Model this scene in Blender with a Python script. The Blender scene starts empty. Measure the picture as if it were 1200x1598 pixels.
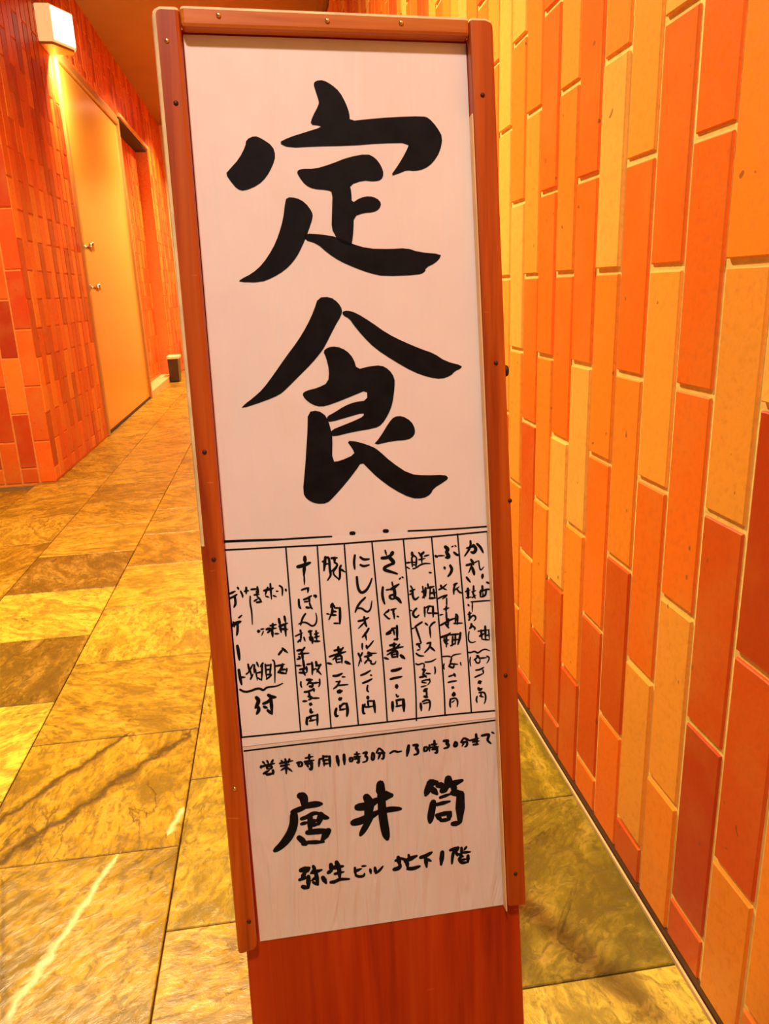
import bpy, bmesh, math, random
from mathutils import Vector, Matrix
from mathutils.geometry import tessellate_polygon

# ---------------------------------------------------------------- camera, world, lights, exposure
scene = bpy.context.scene
COL = scene.collection
EYE = 0.80                                   # camera height above the floor (m)
cam_data = bpy.data.cameras.new('camera')
cam_data.sensor_fit = 'VERTICAL'
cam_data.sensor_height = 36.0
cam_data.lens = 36.0 * 1176.77 / 1598.0
cam_data.clip_start = 0.02
cam = bpy.data.objects.new('camera', cam_data)
COL.objects.link(cam)
cam.matrix_world = Matrix(((0.988953, 0.075209, -0.127733, 0.0),
                           (-0.143743, 0.276181, -0.950296, 0.0),
                           (-0.036193, 0.958158, 0.283941, EYE),
                           (0, 0, 0, 1)))
scene.camera = cam

world = bpy.data.worlds.new('world')
scene.world = world
world.use_nodes = True
bg = world.node_tree.nodes['Background']
bg.inputs['Color'].default_value = (1.0, 0.72, 0.50, 1)
bg.inputs['Strength'].default_value = 0.16

scene.view_settings.view_transform = 'Standard'
scene.view_settings.look = 'None'
scene.view_settings.gamma = 1.0
scene.view_settings.use_curve_mapping = False
scene.view_settings.exposure = 0.15

CEIL = 2.55
# recessed ceiling downlights: x, y, watts, tint, beam spread (degrees)
DOWNLIGHTS = [(-0.20, -0.42, 40.0, (1.0, 0.83, 0.72), 180), (-0.62, 1.95, 82.0, (1.0, 0.76, 0.42), 150),
              (-0.40, 6.4, 38.0, (1.0, 0.76, 0.42), 130), (-0.45, 8.2, 46.0, (1.0, 0.78, 0.40), 130)]
for lx, ly, power, tint, spread in DOWNLIGHTS:
    ld = bpy.data.lights.new('downlight_beam', 'AREA')
    ld.shape = 'DISK'
    ld.size = 0.20
    ld.energy = power
    ld.color = tint
    ld.spread = math.radians(spread)   # the can above the lens cuts the beam off
    lo = bpy.data.objects.new('downlight_beam', ld)
    lo.location = (lx, ly, CEIL - 0.035)
    COL.objects.link(lo)

BRUSH = {
    ('menu', 'dish_name715'): """165:1025,5581 1071,5591 1111,5598;185:1063,5650 1065,5604 1044,5560 1000,5502;265:1092,5605 1117,5574 1113,5549 1093,5527 1067,5539;199:1131,5616 1164,5584 1192,5523
199:1065,5461 1084,5433 1090,5407;198:1017,5409 1060,5416 1084,5420;146:1073,5408 1038,5332;232:1073,5382 1088,5341 1094,5305;119:1094,5426 1140,5446;120:1144,5442 1149,5376 1161,5342 1195,5379
233:1180,5298 1176,5262;186:1014,5285 1052,5233;167:1222,5219 1248,5204;201:1174,5183 1176,5124;147:1146,5123 1213,5147 1263,5143;167:1156,5139 1151,5073;168:1213,5134 1205,5082 1155,5072;134:1179,5110 1178,5070
233:1024,5169 1025,5070;146:1000,5141 1047,5154;133:1005,5078 1058,5080;167:1084,5191 1082,5118;133:1066,5133 1106,5143;167:1076,5119 1098,5064;133:1068,5073 1105,5096
121:1054,5031 1110,5030 1190,5030 1261,5027;120:1067,5027 1064,4927;160:1023,5004 1033,4990;147:1020,4904 1054,4915;187:1034,4923 1035,4843;147:1025,4844 1067,4894 1096,4878 1099,4851 1079,4833;201:1051,4802 1054,4775 1030,4757;148:1054,4788 1090,4758 1083,4739""",
    ('menu', 'dish_price715'): """189:1150,4727 1158,4632;135:1119,4720 1237,4726;189:1135,4668 1183,4691;203:1194,4764 1195,4629;135:1230,4720 1235,4625;135:1196,4669 1236,4669;136:1168,4631 1235,4618
121:1026,4725 1014,4673 1020,4625 1049,4605 1090,4615;135:1003,4512 1037,4502 1077,4518 1110,4488 1151,4518 1192,4528 1236,4503
121:1032,4455 1024,4415 1033,4360;149:1072,4424 1109,4448;230:1103,4462 1123,4446;149:1122,4436 1204,4435;136:1082,4423 1094,4388 1128,4385 1132,4425;122:1204,4452 1231,4436 1223,4403 1202,4377
149:1086,4314 1133,4316 1171,4336;150:1160,4307 1166,4272;150:1074,4240 1166,4272;408:1123,4181 1126,4173;239:1108,4120 1121,4098 1145,4113
150:1092,4033 1081,3999 1091,3967;151:1114,4072 1168,4073 1184,4030 1179,3975 1165,3949;137:1120,4037 1160,4019;137:1134,4070 1133,4021""",
    ('menu', 'dish_name670'): """287:807,5610 836,5582 809,5558;288:818,5551 846,5503 807,5503;195:704,5527 723,5512;131:730,5525 795,5523;184:893,5548 925,5517 945,5522;118:872,5605 889,5613;118:905,5615 918,5605
209:791,5403 797,5387;223:850,5418 869,5384 854,5340 824,5310;198:884,5220 917,5234;165:897,5225 879,5181 878,5122;132:882,5161 936,5196;146:915,5171 934,5140 967,5128
184:749,5224 758,5197;144:728,5183 765,5197 809,5232;132:765,5197 807,5174;145:716,5092 762,5112 812,5124;145:805,5115 761,5085;132:804,5088 801,4990
165:774,4979 824,4988;185:798,5003 793,4951;132:730,4923 763,4927;165:796,4944 797,4844;166:733,4817 780,4839 840,4867 887,4876;186:786,4825 818,4783;166:814,4876 808,4783;186:895,4915 914,4894;166:895,4909 885,4817;147:872,4824 959,4820;146:914,4894 905,4808""",
    ('menu', 'dish_price670'): """199:729,4692 816,4711 830,4730;186:789,4707 786,4587;167:836,4709 936,4710;200:936,4720 928,4667 906,4602;146:761,4656 814,4658;167:855,4687 846,4594;147:861,4653 914,4655;147:832,4596 880,4618;167:882,4711 879,4605;133:765,4682 770,4628 806,4618
120:736,4491 809,4490 835,4474;120:835,4474 856,4499 936,4502;120:757,4414 749,4381 758,4354;167:835,4461 820,4408;148:820,4408 900,4394;168:806,4383 852,4358 860,4391;167:827,4414 806,4383;121:927,4411 933,4377
148:803,4275 857,4289;202:857,4296 870,4268;148:794,4214 835,4220 882,4222;269:839,4155 849,4151;175:848,4100 864,4077 844,4066 831,4081 848,4100
169:812,4035 804,3981 810,3946;149:816,4035 870,4043 889,3999 880,3945;122:828,3999 856,4017""",
    ('menu', 'dish_name625'): """225:470,5576 475,5531;142:485,5549 516,5521;142:408,5478 457,5481;161:465,5525 468,5435;161:513,5515 503,5419;116:476,5479 505,5477;116:475,5454 504,5451;116:407,5439 441,5417;116:474,5415 506,5419;207:586,5571 549,5538;142:537,5571 574,5524;142:562,5537 566,5460;143:594,5532 640,5541;129:535,5501 600,5509;130:513,5425 546,5448 598,5460 650,5453;143:637,5364 659,5359
143:564,5229 579,5107;163:556,5175 602,5190;163:563,5115 587,5152;196:593,5211 590,5126;163:617,5248 622,5215;183:615,5209 681,5220;144:641,5200 632,5109;183:646,5154 692,5157;183:673,5191 684,5105;184:631,5103 690,5101
164:576,5016 576,4917;144:582,5009 622,5025 661,5015;197:661,5015 661,4910;144:622,5025 600,4961;144:607,4954 659,4949;165:659,4949 718,4941;164:580,4851 602,4829;164:676,4855 649,4844 621,4807;165:621,4807 628,4700
143:445,5242 466,5202;182:439,5191 485,5206;143:432,5159 471,5169;182:462,5202 460,5137 481,5096 521,5125;182:494,5010 461,4980 456,4947 485,4915 518,4942;117:426,4999 451,4990;163:545,4867 498,4841 468,4821;118:435,4807 468,4814;164:481,4820 501,4752 525,4671""",
    ('menu', 'dish_price625'): """165:590,4642 629,4652;165:626,4648 618,4603 560,4548;185:621,4602 666,4558;197:484,4642 517,4645;184:501,4647 516,4599;132:489,4581 515,4586;145:475,4549 506,4520 552,4515;145:519,4678 528,4661 524,4645
132:467,4443 490,4427 537,4443 556,4428;133:563,4450 623,4448 676,4473;119:553,4428 548,4381;232:537,4376 564,4366;185:554,4367 532,4322;146:569,4332 615,4324;186:505,4298 571,4305;186:545,4321 571,4291;133:660,4390 666,4349 658,4316
133:523,4256 570,4265 603,4261 609,4240 581,4209;133:523,4242 569,4231;133:515,4196 568,4204;120:597,4269 610,4267;299:546,4152 573,4169;167:566,4150 570,4081;233:544,4091 577,4081
213:502,4021 506,3945;167:522,4039 563,4055 596,4045 601,3990 585,3936;134:528,4018 595,4024""",
    ('menu', 'dish_name580'): """255:169,5544 223,5543 282,5580;319:276,5590 262,5566;140:204,5618 217,5569;288:242,5548 291,5490 258,5476;242:258,5476 187,5450 189,5424 249,5403 315,5376;141:335,5322 349,5334;142:362,5340 374,5332
205:166,5252 157,5188 164,5129 178,5082;141:200,5223 248,5226;244:248,5226 327,5271;141:260,5296 268,5244;257:274,5237 285,5184 276,5133;180:278,5171 226,5163 238,5129 276,5126;245:283,5145 315,5123 342,5081
141:201,5009 167,4979;180:217,5020 200,4996;142:167,4979 210,4929 226,4931;161:240,5018 291,5027;181:265,5023 257,4971;162:267,4977 268,4924;142:298,4948 314,4940
194:185,4781 224,4803 258,4827;208:291,4850 288,4705;162:238,4828 297,4830;162:257,4807 261,4760;181:184,4774 230,4783;182:260,4714 299,4717""",
    ('menu', 'dish_price580'): """221:215,4657 280,4664;247:255,4673 252,4617;169:184,4601 256,4623 347,4631;169:309,4658 248,4598 179,4561;208:228,4586 230,4533;221:232,4586 284,4598 283,4528;143:234,4559 279,4563;156:231,4533 282,4535;182:155,4534 193,4517;249:318,4544 356,4508
248:221,4394 266,4396 319,4411;196:204,4309 257,4317 322,4323;295:263,4235 265,4208;145:256,4142 265,4114 282,4126
250:214,4065 213,3970;198:254,4081 326,4087;278:326,4080 328,3958;165:257,4074 261,4019;165:251,4017 317,4024""",
    ('menu', 'dish_name535'): """188:-94,5592 -107,5523 -101,5453;189:-42,5569 -11,5541 46,5544;177:-45,5493 -14,5475 43,5486;209:-85,5375 -83,5285 -64,5225 -33,5213 7,5239 41,5294 62,5350
178:-13,5163 -69,5116 -100,5067 -118,5023;153:-100,5060 -52,5063 -4,5013 36,5036 52,5125;178:-90,4933 -39,4938 13,4960;191:-31,4970 -25,4904 -10,4870;140:-34,4912 -94,4858;179:8,4849 -19,4806 -60,4764;160:-29,4807 -19,4734""",
    ('menu', 'dish_price535'): """160:-63,4700 -65,4641;193:-22,4676 -17,4643;141:-17,4649 20,4685 51,4722;179:-105,4605 -94,4571;160:-67,4608 -88,4564;141:-94,4571 -77,4517;128:-89,4544 -112,4474;161:-9,4609 28,4586 -4,4576;142:-16,4593 74,4591;180:-43,4566 28,4572;180:-18,4564 0,4516;142:-6,4523 19,4520 11,4488 50,4478 67,4509;161:-46,4500 -12,4537
174:-90,4379 -45,4391 8,4419;142:6,4372 19,4364;181:-75,4297 -29,4309 20,4331;155:-28,4266 -39,4220 -21,4198;272:-33,4146 -31,4125;195:-85,4070 -89,3983 -67,3977;163:-25,4104 26,4099;228:26,4099 34,3977;162:-35,4105 -28,4037;162:-65,4075 -73,4042 24,4045""",
    ('menu', 'dish_name495'): """155:-410,5552 -385,5560;236:-380,5594 -400,5463;187:-378,5588 -343,5591 -344,5459 -334,5413 -371,5365;137:-387,5525 -350,5529;199:-322,5580 -266,5579;199:-291,5575 -296,5537;156:-296,5537 -257,5509 -335,5445;137:-277,5485 -324,5432 -258,5363;175:-247,5470 -248,5387 -262,5360;175:-233,5501 -253,5471;175:-247,5470 -198,5435
251:-336,5126 -353,5095;176:-333,5119 -310,5085;138:-316,5085 -266,5081;202:-266,5081 -267,5004 -274,4920;176:-338,5087 -338,5023;176:-337,5055 -302,5046;176:-339,5016 -304,5013;151:-340,5081 -349,5030 -379,4971;138:-394,5034 -369,5026;139:-330,4932 -274,4927""",
    ('menu', 'dish_price495'): """190:-341,4657 -258,4667;203:-301,4689 -304,4631;171:-391,4600 -302,4621 -228,4635;159:-254,4678 -302,4617 -362,4564;165:-328,4594 -328,4531;178:-325,4593 -271,4608 -273,4523;127:-325,4564 -274,4570;127:-326,4534 -274,4536;177:-411,4536 -373,4521;243:-236,4532 -193,4505
204:-364,4400 -326,4396 -274,4417;141:-276,4381 -247,4378;128:-341,4338 -297,4333;160:-303,4341 -331,4290 -370,4268;141:-318,4296 -273,4298 -222,4296;352:-321,4233 -289,4236;320:-312,4155 -296,4163
225:-352,4059 -367,4014 -356,3979 -337,3984;180:-317,4069 -283,4105 -251,4102;225:-248,4101 -238,4027 -251,3968;161:-318,4042 -253,4048;160:-316,4089 -312,4041""",
    ('menu', 'dish_name450'): """276:-649,5520 -597,5528 -527,5552;277:-577,5609 -577,5552;246:-584,5540 -596,5427;136:-593,5427 -595,5339;154:-625,5290 -591,5300 -560,5307;173:-560,5304 -568,5260
173:-658,5198 -659,5128 -642,5107;173:-609,5194 -572,5203 -533,5226;136:-604,5171 -555,5173;174:-558,5215 -555,5157;199:-589,5115 -558,5106;155:-556,5151 -546,5111 -531,5094;199:-508,5223 -490,5222 -497,5203;155:-602,5052 -635,5010 -654,4941;137:-669,4955 -634,4972 -591,4961 -544,4918 -505,4941 -493,4998 -502,5050""",
    ('menu', 'dish_price450'): """174:-660,4892 -656,4865;137:-710,4838 -640,4864;156:-653,4865 -664,4776;156:-689,4778 -656,4807;137:-630,4818 -620,4778;218:-578,4871 -549,4875;187:-565,4864 -562,4818;175:-575,4813 -549,4817;238:-550,4804 -550,4752;175:-509,4871 -508,4774;157:-523,4840 -485,4850;157:-525,4808 -480,4817;176:-527,4769 -477,4765;175:-572,4806 -570,4780
200:-700,4691 -650,4696;175:-630,4714 -670,4666;156:-689,4655 -589,4655;200:-655,4664 -653,4586;156:-691,4629 -673,4621;156:-705,4604 -673,4608;201:-650,4586 -642,4493;156:-715,4540 -671,4536;176:-686,4498 -623,4505;176:-694,4466 -625,4459;201:-656,4482 -639,4434;157:-614,4543 -570,4545;176:-622,4518 -619,4465
176:-567,4558 -563,4512 -570,4434;201:-526,4560 -521,4521;177:-528,4521 -477,4523;158:-483,4530 -525,4455;158:-524,4482 -482,4425;139:-562,4479 -529,4495;138:-684,4373 -689,4341 -678,4313;239:-623,4386 -573,4381;176:-593,4370 -626,4334;177:-606,4358 -556,4340;158:-562,4347 -505,4348;202:-602,4318 -577,4309 -569,4341;139:-501,4381 -500,4334 -514,4303
177:-655,4265 -617,4264 -559,4288;202:-566,4288 -561,4261;177:-612,4253 -602,4193;202:-620,4215 -583,4204;158:-616,4181 -584,4191;159:-577,4193 -514,4187;177:-673,4171 -635,4170;316:-603,4133 -593,4129;222:-605,4080 -607,4047 -585,4051
203:-645,3998 -655,3939 -643,3924;177:-633,3990 -619,4008 -549,4014;191:-542,4020 -548,3907;178:-613,4008 -608,3974;159:-622,3962 -558,3968""",
    ('menu', 'set_items'): """146:-833,5349 -805,5328 -813,5250;117:-866,5297 -848,5296;164:-777,5308 -773,5289;186:-981,5313 -934,5321 -893,5330;163:-919,5374 -917,5223;145:-958,5311 -973,5270;128:-968,5257 -939,5243;129:-898,5257 -869,5243;163:-945,5340 -959,5305
162:-1102,5334 -1038,5335;162:-1043,5354 -1035,5293;174:-1051,5312 -1049,5252;145:-1077,5278 -1030,5280;145:-1080,5218 -1044,5239;174:-1058,5204 -1011,5206;145:-1038,5251 -1011,5206;184:-1147,5356 -1151,5296;161:-1163,5321 -1126,5324;144:-1201,5324 -1186,5287 -1187,5263;127:-1115,5269 -1122,5198 -1110,5124 -1113,4990
172:-1305,5309 -1252,5329;161:-1227,5363 -1217,5344;161:-1311,5262 -1261,5281 -1237,5297;184:-1259,5275 -1254,5209 -1274,5174;260:-1304,4995 -1268,5016 -1220,5030;162:-1290,5030 -1282,4981;185:-1250,5027 -1255,4942 -1267,4895;144:-1235,5068 -1205,5090
206:-859,5023 -851,4955;189:-805,5043 -797,4981;206:-858,4949 -780,4973;189:-853,4924 -783,4912;189:-852,4949 -844,4887;189:-804,4963 -802,4846;205:-982,4930 -946,4939;164:-972,4898 -936,4926;188:-920,4979 -925,4912;164:-945,4963 -886,4970;206:-930,4913 -928,4851;147:-903,4880 -868,4876;147:-947,4933 -888,4934;292:-1059,4918 -1050,4918;129:-1035,4935 -1005,4938;105:-1013,4914 -1033,4873
232:-1268,4792 -1261,4730 -1258,4650;222:-1270,4553 -1264,4472 -1254,4402;164:-1258,4477 -1217,4473;189:-881,4669 -836,4721;190:-842,4727 -797,4680;166:-917,4555 -833,4565;208:-851,4567 -866,4519 -897,4491;190:-897,4491 -821,4470;178:-872,4513 -819,4514;149:-812,4519 -821,4477;130:-943,4619 -923,4599 -936,4388
164:-1179,4599 -1172,4524;146:-1178,4525 -1133,4595;147:-1165,4548 -1153,4460;147:-1166,4449 -1139,4496;164:-1121,4587 -1127,4507;129:-1113,4543 -1102,4430;147:-1096,4610 -1082,4565;147:-1097,4504 -1050,4512;165:-1038,4598 -1064,4563;165:-1045,4586 -1061,4426;130:-1095,4454 -1061,4426;148:-1016,4583 -1013,4446;148:-1017,4571 -958,4571;148:-1013,4527 -966,4529;148:-1011,4477 -963,4478;148:-1013,4434 -964,4466;148:-963,4578 -982,4455;129:-1203,4503 -1172,4524
177:-1272,4354 -1233,4325 -1180,4326 -1125,4345 -1084,4347 -1050,4319 -1018,4353 -924,4349 -863,4374
296:-1122,4257 -1098,4223 -1138,4152;267:-1113,4162 -1104,4130 -1130,4089;238:-1059,4188 -1010,4202 -978,4242;267:-1006,4270 -978,4248 -936,4241;268:-984,4236 -982,4079;238:-1055,4156 -1026,4140;238:-1022,4115 -982,4072""",
    ('menu', 'ruled_line'): """165:-1326,5732 -744,5721 -328,5713 204,5717 716,5719 1246,5734
158:-1326,5732 -1315,5459 -1309,4938 -1302,4605 -1297,4137 -1290,3867
171:-1284,3868 -729,3862 -417,3862 153,3863 750,3872 1293,3860
150:-751,5715 -737,4950 -724,4279 -716,3867
152:-452,5706 -444,4924 -427,4519 -414,3859
152:-192,5707 -170,4795 -140,3869
156:78,5713 111,5076 143,4396 153,3863
158:389,5716 421,5050 459,4223 452,3846
161:671,5719 710,5025 751,4125 750,3872
161:934,5730 976,5002 1008,4448 1027,3869
163:1240,5735 1259,5118 1271,4422 1295,3853""",
    ('title', 'ruled_line'): """239:-1326,5812 -1023,5803 -783,5792
208:-783,5792 -576,5793 -312,5787
169:442,5792 848,5781 1234,5783
374:-118,5808 -93,5807
379:208,5808 233,5806""",
    ('address', 'ruled_line'): """158:-1275,3722 -844,3728 -398,3729 121,3737 787,3747 1290,3753""",
    ('address', 'opening_hours'): """167:-1103,3589 -1084,3564;167:-1061,3595 -1048,3565;188:-1004,3594 -1027,3557;188:-1128,3536 -1085,3548 -990,3558;209:-1122,3546 -1123,3524;168:-1065,3539 -1013,3533 -1025,3506 -1067,3512;188:-1065,3539 -1067,3506;209:-1101,3465 -1047,3492;231:-1070,3450 -1013,3454;231:-1010,3488 -1008,3448;188:-1090,3475 -1070,3450
168:-921,3578 -907,3554;190:-883,3590 -876,3533;190:-842,3585 -854,3547;190:-938,3552 -811,3565;190:-930,3523 -845,3529;232:-875,3561 -882,3438;168:-889,3501 -932,3478;169:-868,3498 -823,3453
212:-754,3541 -757,3496;191:-770,3537 -723,3543 -720,3497 -757,3496;170:-683,3577 -609,3585;213:-645,3606 -648,3545;192:-696,3539 -600,3545;192:-687,3516 -613,3512;235:-627,3542 -627,3446 -653,3461;170:-672,3497 -657,3478
193:-547,3544 -556,3471;171:-547,3549 -514,3551;193:-508,3579 -511,3517;193:-503,3572 -444,3565;237:-444,3565 -444,3458;172:-505,3533 -451,3532;172:-507,3494 -453,3493;172:-500,3527 -503,3470
281:-369,3556 -358,3458;260:-299,3565 -299,3462;195:-242,3524 -244,3484;174:-242,3524 -214,3526 -216,3487 -244,3484;174:-191,3558 -137,3557;174:-169,3578 -166,3520;174:-198,3530 -133,3528;174:-194,3507 -139,3512;218:-155,3530 -152,3462 -174,3470
197:-104,3559 -60,3571 -90,3523 -63,3514 -70,3469 -114,3463;175:-12,3553 -26,3481 1,3472 9,3545 -12,3553
175:55,3591 26,3543;176:66,3590 118,3532;198:47,3540 108,3539 99,3471 78,3480;198:69,3532 45,3478;177:168,3526 212,3549 245,3528 289,3535
289:363,3583 342,3476;246:413,3583 463,3583 434,3546 455,3532 459,3485 415,3479;202:523,3541 521,3501;179:523,3547 556,3549 555,3509 521,3501;202:579,3564 577,3500;202:602,3567 658,3566;225:631,3604 634,3540;180:601,3538 673,3535;180:605,3514 667,3513;225:651,3538 660,3473 632,3476
249:731,3592 782,3592 753,3560 781,3546 774,3517 729,3511;204:849,3567 831,3522 864,3518 871,3558 849,3567;182:940,3597 905,3554;205:952,3595 1007,3560;205:922,3552 979,3557 972,3511 949,3502;182:945,3555 921,3512
183:1008,3565 1099,3578;252:1072,3622 1080,3510;183:1040,3515 1097,3514;183:1035,3545 1104,3548;230:1134,3603 1214,3611 1202,3578 1190,3544 1229,3505;161:1243,3626 1266,3611""",
    ('address', 'shop_sign_writing'): """642:-757,3186 -723,3172 -721,3062;516:-716,3070 -630,3077 -553,3072;428:-843,3023 -778,3042 -708,3060;668:-832,2994 -837,2893 -878,2788 -961,2688 -1041,2635
345:-758,2938 -706,2949 -635,2986 -567,2968;399:-567,2968 -535,2926 -492,2911;449:-671,2963 -681,2779;502:-568,2949 -590,2859;303:-682,2905 -588,2896;302:-761,2883 -700,2893;477:-706,2783 -611,2783 -491,2771;575:-499,2772 -565,2679;476:-795,2739 -730,2665;349:-712,2676 -549,2658;433:-756,2669 -704,2671;346:-676,2857 -590,2859
720:55,3206 55,3066;801:61,3077 160,3070;663:-93,3085 -53,2999;662:-185,2987 -87,2986 26,3047;685:-53,2999 -104,2854;498:-59,2859 -119,2762 -172,2681;618:-237,2825 -148,2836 20,2907;468:20,2907 132,2922 254,2911;671:60,3065 63,2878 88,2663 102,2601
565:577,3163 552,3095 522,3029;567:565,3152 644,3154;512:586,3091 640,3025;524:654,3118 722,3109;685:764,3174 767,3103;516:767,3103 911,3138;570:698,3053 755,3081;516:813,3097 833,3024;575:810,3015 901,2997;751:889,2987 875,2685;462:800,2671 869,2668;569:598,2936 571,2810 557,2722;286:673,2980 787,3006;344:636,2908 773,2925;401:633,2789 676,2724;402:644,2788 781,2805;460:769,2795 756,2725;345:676,2724 767,2724""",
    ('address', 'floor_directions'): """449:-794,2383 -712,2397;367:-720,2389 -755,2350;367:-763,2343 -791,2294;286:-816,2280 -725,2302;369:-725,2302 -732,2178;377:-788,2200 -744,2176;286:-670,2408 -656,2371 -699,2333;312:-678,2339 -587,2356;345:-649,2343 -633,2199;247:-680,2233 -633,2194;246:-653,2282 -695,2253;371:-580,2271 -550,2204
371:-491,2400 -486,2328;330:-520,2315 -486,2337;372:-432,2418 -411,2352;398:-484,2363 -369,2364;348:-410,2370 -408,2236;266:-455,2292 -364,2301;290:-501,2205 -451,2207 -409,2227 -310,2212;315:-484,2203 -443,2206
234:-247,2328 -243,2238;251:-249,2288 -181,2309;235:-242,2247 -218,2225 -160,2221 -150,2251;184:-171,2335 -130,2333;235:-90,2287 -84,2241;270:-40,2297 -34,2234;219:-34,2238 1,2255 45,2303
272:181,2346 232,2356;357:208,2378 221,2286;357:160,2250 211,2256 230,2293;239:233,2365 282,2340;385:290,2330 402,2367;239:318,2389 325,2334;325:295,2329 304,2246;326:304,2237 363,2229 432,2246;239:274,2350 281,2304
327:444,2343 504,2353 565,2384;328:495,2336 504,2226;276:503,2317 553,2287;399:676,2368 659,2230
261:815,2389 787,2330 775,2222;279:763,2379 850,2402;261:850,2393 823,2352;262:823,2352 838,2304;262:884,2388 882,2307;219:936,2390 909,2358;246:891,2333 978,2329;263:856,2320 899,2286;262:881,2289 846,2267;263:854,2256 879,2216 940,2216;307:951,2288 949,2215;219:880,2252 933,2254""",
}
OUTLINE = [
    """-263,9862 -234,9888 -171,9893 -100,9857 -31,9800 19,9707 48,9623 49,9554 215,9574 439,9595 722,9608 778,9592 851,9515 902,9427 873,9304 803,9206 725,9152 629,9130 553,9139 495,9115 396,9083 479,9186 549,9292 590,9376 318,9368 38,9344 -273,9335 -509,9320 -602,9362 -504,9409 -357,9454 -210,9499 -227,9512 -309,9518 -287,9583 -224,9686 -222,9720 -245,9795
-879,9387 -806,9419 -746,9398 -652,9336 -630,9254 -662,9168 -722,9073 -798,9004 -926,8952 -987,8969 -1036,9029 -1079,9097 -1046,9131 -952,9226 -892,9328
-452,9118 -420,9144 -284,9145 -135,9189 15,9246 193,9279 266,9245 319,9176 340,9105 314,9052 247,9038 145,9048 22,9007 34,8946 33,8849 110,8897 195,8914 269,8893 307,8849 284,8796 226,8769 141,8765 46,8734 37,8609 21,8511 6,8466 -113,8521 -130,8566 -164,8628 -153,8770 -138,8945 -183,8963 -311,8971 -382,9006 -433,9075
-556,8901 -470,8898 -391,8857 -331,8775 -328,8726 -367,8629 -405,8541 -471,8417 -530,8338 -608,8267 -722,8203 -833,8164 -1027,8170 -1012,8193 -901,8245 -805,8323 -706,8455 -644,8578 -596,8718 -574,8840
-406,8589 -259,8579 -121,8557 7,8497 165,8451 374,8445 527,8453 641,8415 854,8395 843,8359 793,8313 704,8274 693,8232 624,8209 306,8201 174,8230 44,8277 -104,8342 -212,8415 -300,8496 -418,8532""",
    """-320,8022 -207,8026 -135,7973 -100,7909 -113,7854 -174,7764 -278,7582 -318,7528 -408,7429 -547,7304 -666,7196 -725,7152 -858,7102 -1088,7037 -1045,7081 -967,7134 -870,7213 -759,7348 -648,7492 -528,7635 -436,7770 -364,7905
-105,7890 -53,7902 31,7875 161,7792 310,7683 462,7604 636,7528 753,7486 869,7407 1028,7363 1017,7335 956,7312 915,7271 824,7242 705,7260 549,7318 358,7432 188,7550 78,7665 -3,7769 -38,7825 -94,7854
-514,7153 -479,7180 -364,7204 -267,7247 -251,7359 -274,7480 -299,7537 -250,7572 -174,7579 -81,7539 -17,7463 10,7359 123,7384 240,7393 316,7349 367,7271 363,7177 338,7034 299,6940 226,6834 156,6803 -60,6778 -245,6741 -259,6764 -261,6806 -133,6850 -35,6884 54,6922 55,6956 -111,6916 -267,6879 -294,6899 -292,6937 -224,6968 -125,7025 -27,7059 94,7069 98,7168 -43,7116 -239,7048 -345,7024 -429,7052 -492,7106
-471,6983 -375,6997 -293,6933 -261,6803 -251,6735 -267,6506 -189,6511 -46,6566 -67,6621 -121,6700 -15,6686 129,6630 186,6589 300,6476 474,6348 634,6326 826,6323 866,6287 814,6250 710,6196 678,6138 606,6103 485,6110 309,6210 155,6337 80,6419 15,6491 -48,6407 -162,6277 -264,6175 -335,6111 -442,6114 -526,6162 -561,6232 -530,6433 -506,6624 -484,6813
129,6640 201,6714 295,6854 347,6906 426,6910 513,6854 549,6775 537,6717 476,6677 327,6675""",
]

# ---------------------------------------------------------------- helpers
rnd = random.Random(7)


def props(o, label=None, cat=None, group=None, kind=None):
    if label: o['label'] = label
    if cat: o['category'] = cat
    if group: o['group'] = group
    if kind: o['kind'] = kind
    return o


def link(name, me, parent=None, mat=None, smooth=False):
    o = bpy.data.objects.new(name, me)
    COL.objects.link(o)
    if parent is not None: o.parent = parent
    if mat is not None and not me.materials: me.materials.append(mat)
    if smooth:
        for p in me.polygons: p.use_smooth = True
    return o


def from_bm(name, bm, parent=None, mat=None, smooth=False):
    bmesh.ops.recalc_face_normals(bm, faces=bm.faces[:])
    me = bpy.data.meshes.new(name)
    bm.to_mesh(me); bm.free()
    return link(name, me, parent, mat, smooth)


def empty(name, loc=(0, 0, 0)):
    o = bpy.data.objects.new(name, None)
    o.empty_display_size = 0.1
    o.location = loc
    COL.objects.link(o)
    return o


def add_box(bm, x0, x1, y0, y1, z0, z1):
    vs = [bm.verts.new((x, y, z)) for x in (x0, x1) for y in (y0, y1) for z in (z0, z1)]
    for f in ((0, 1, 3, 2), (4, 6, 7, 5), (0, 4, 5, 1), (2, 3, 7, 6), (0, 2, 6, 4), (1, 5, 7, 3)):
        bm.faces.new([vs[i] for i in f])
    return vs


def bevel_all(bm, w, seg=1):
    bmesh.ops.bevel(bm, geom=bm.edges[:], offset=w, segments=seg, affect='EDGES', profile=0.5)


def box(name, b, parent=None, mat=None, bev=0.0, seg=1):
    bm = bmesh.new()
    add_box(bm, *b)
    bmesh.ops.recalc_face_normals(bm, faces=bm.faces[:])
    if bev: bevel_all(bm, bev, seg)
    return from_bm(name, bm, parent, mat)


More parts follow.
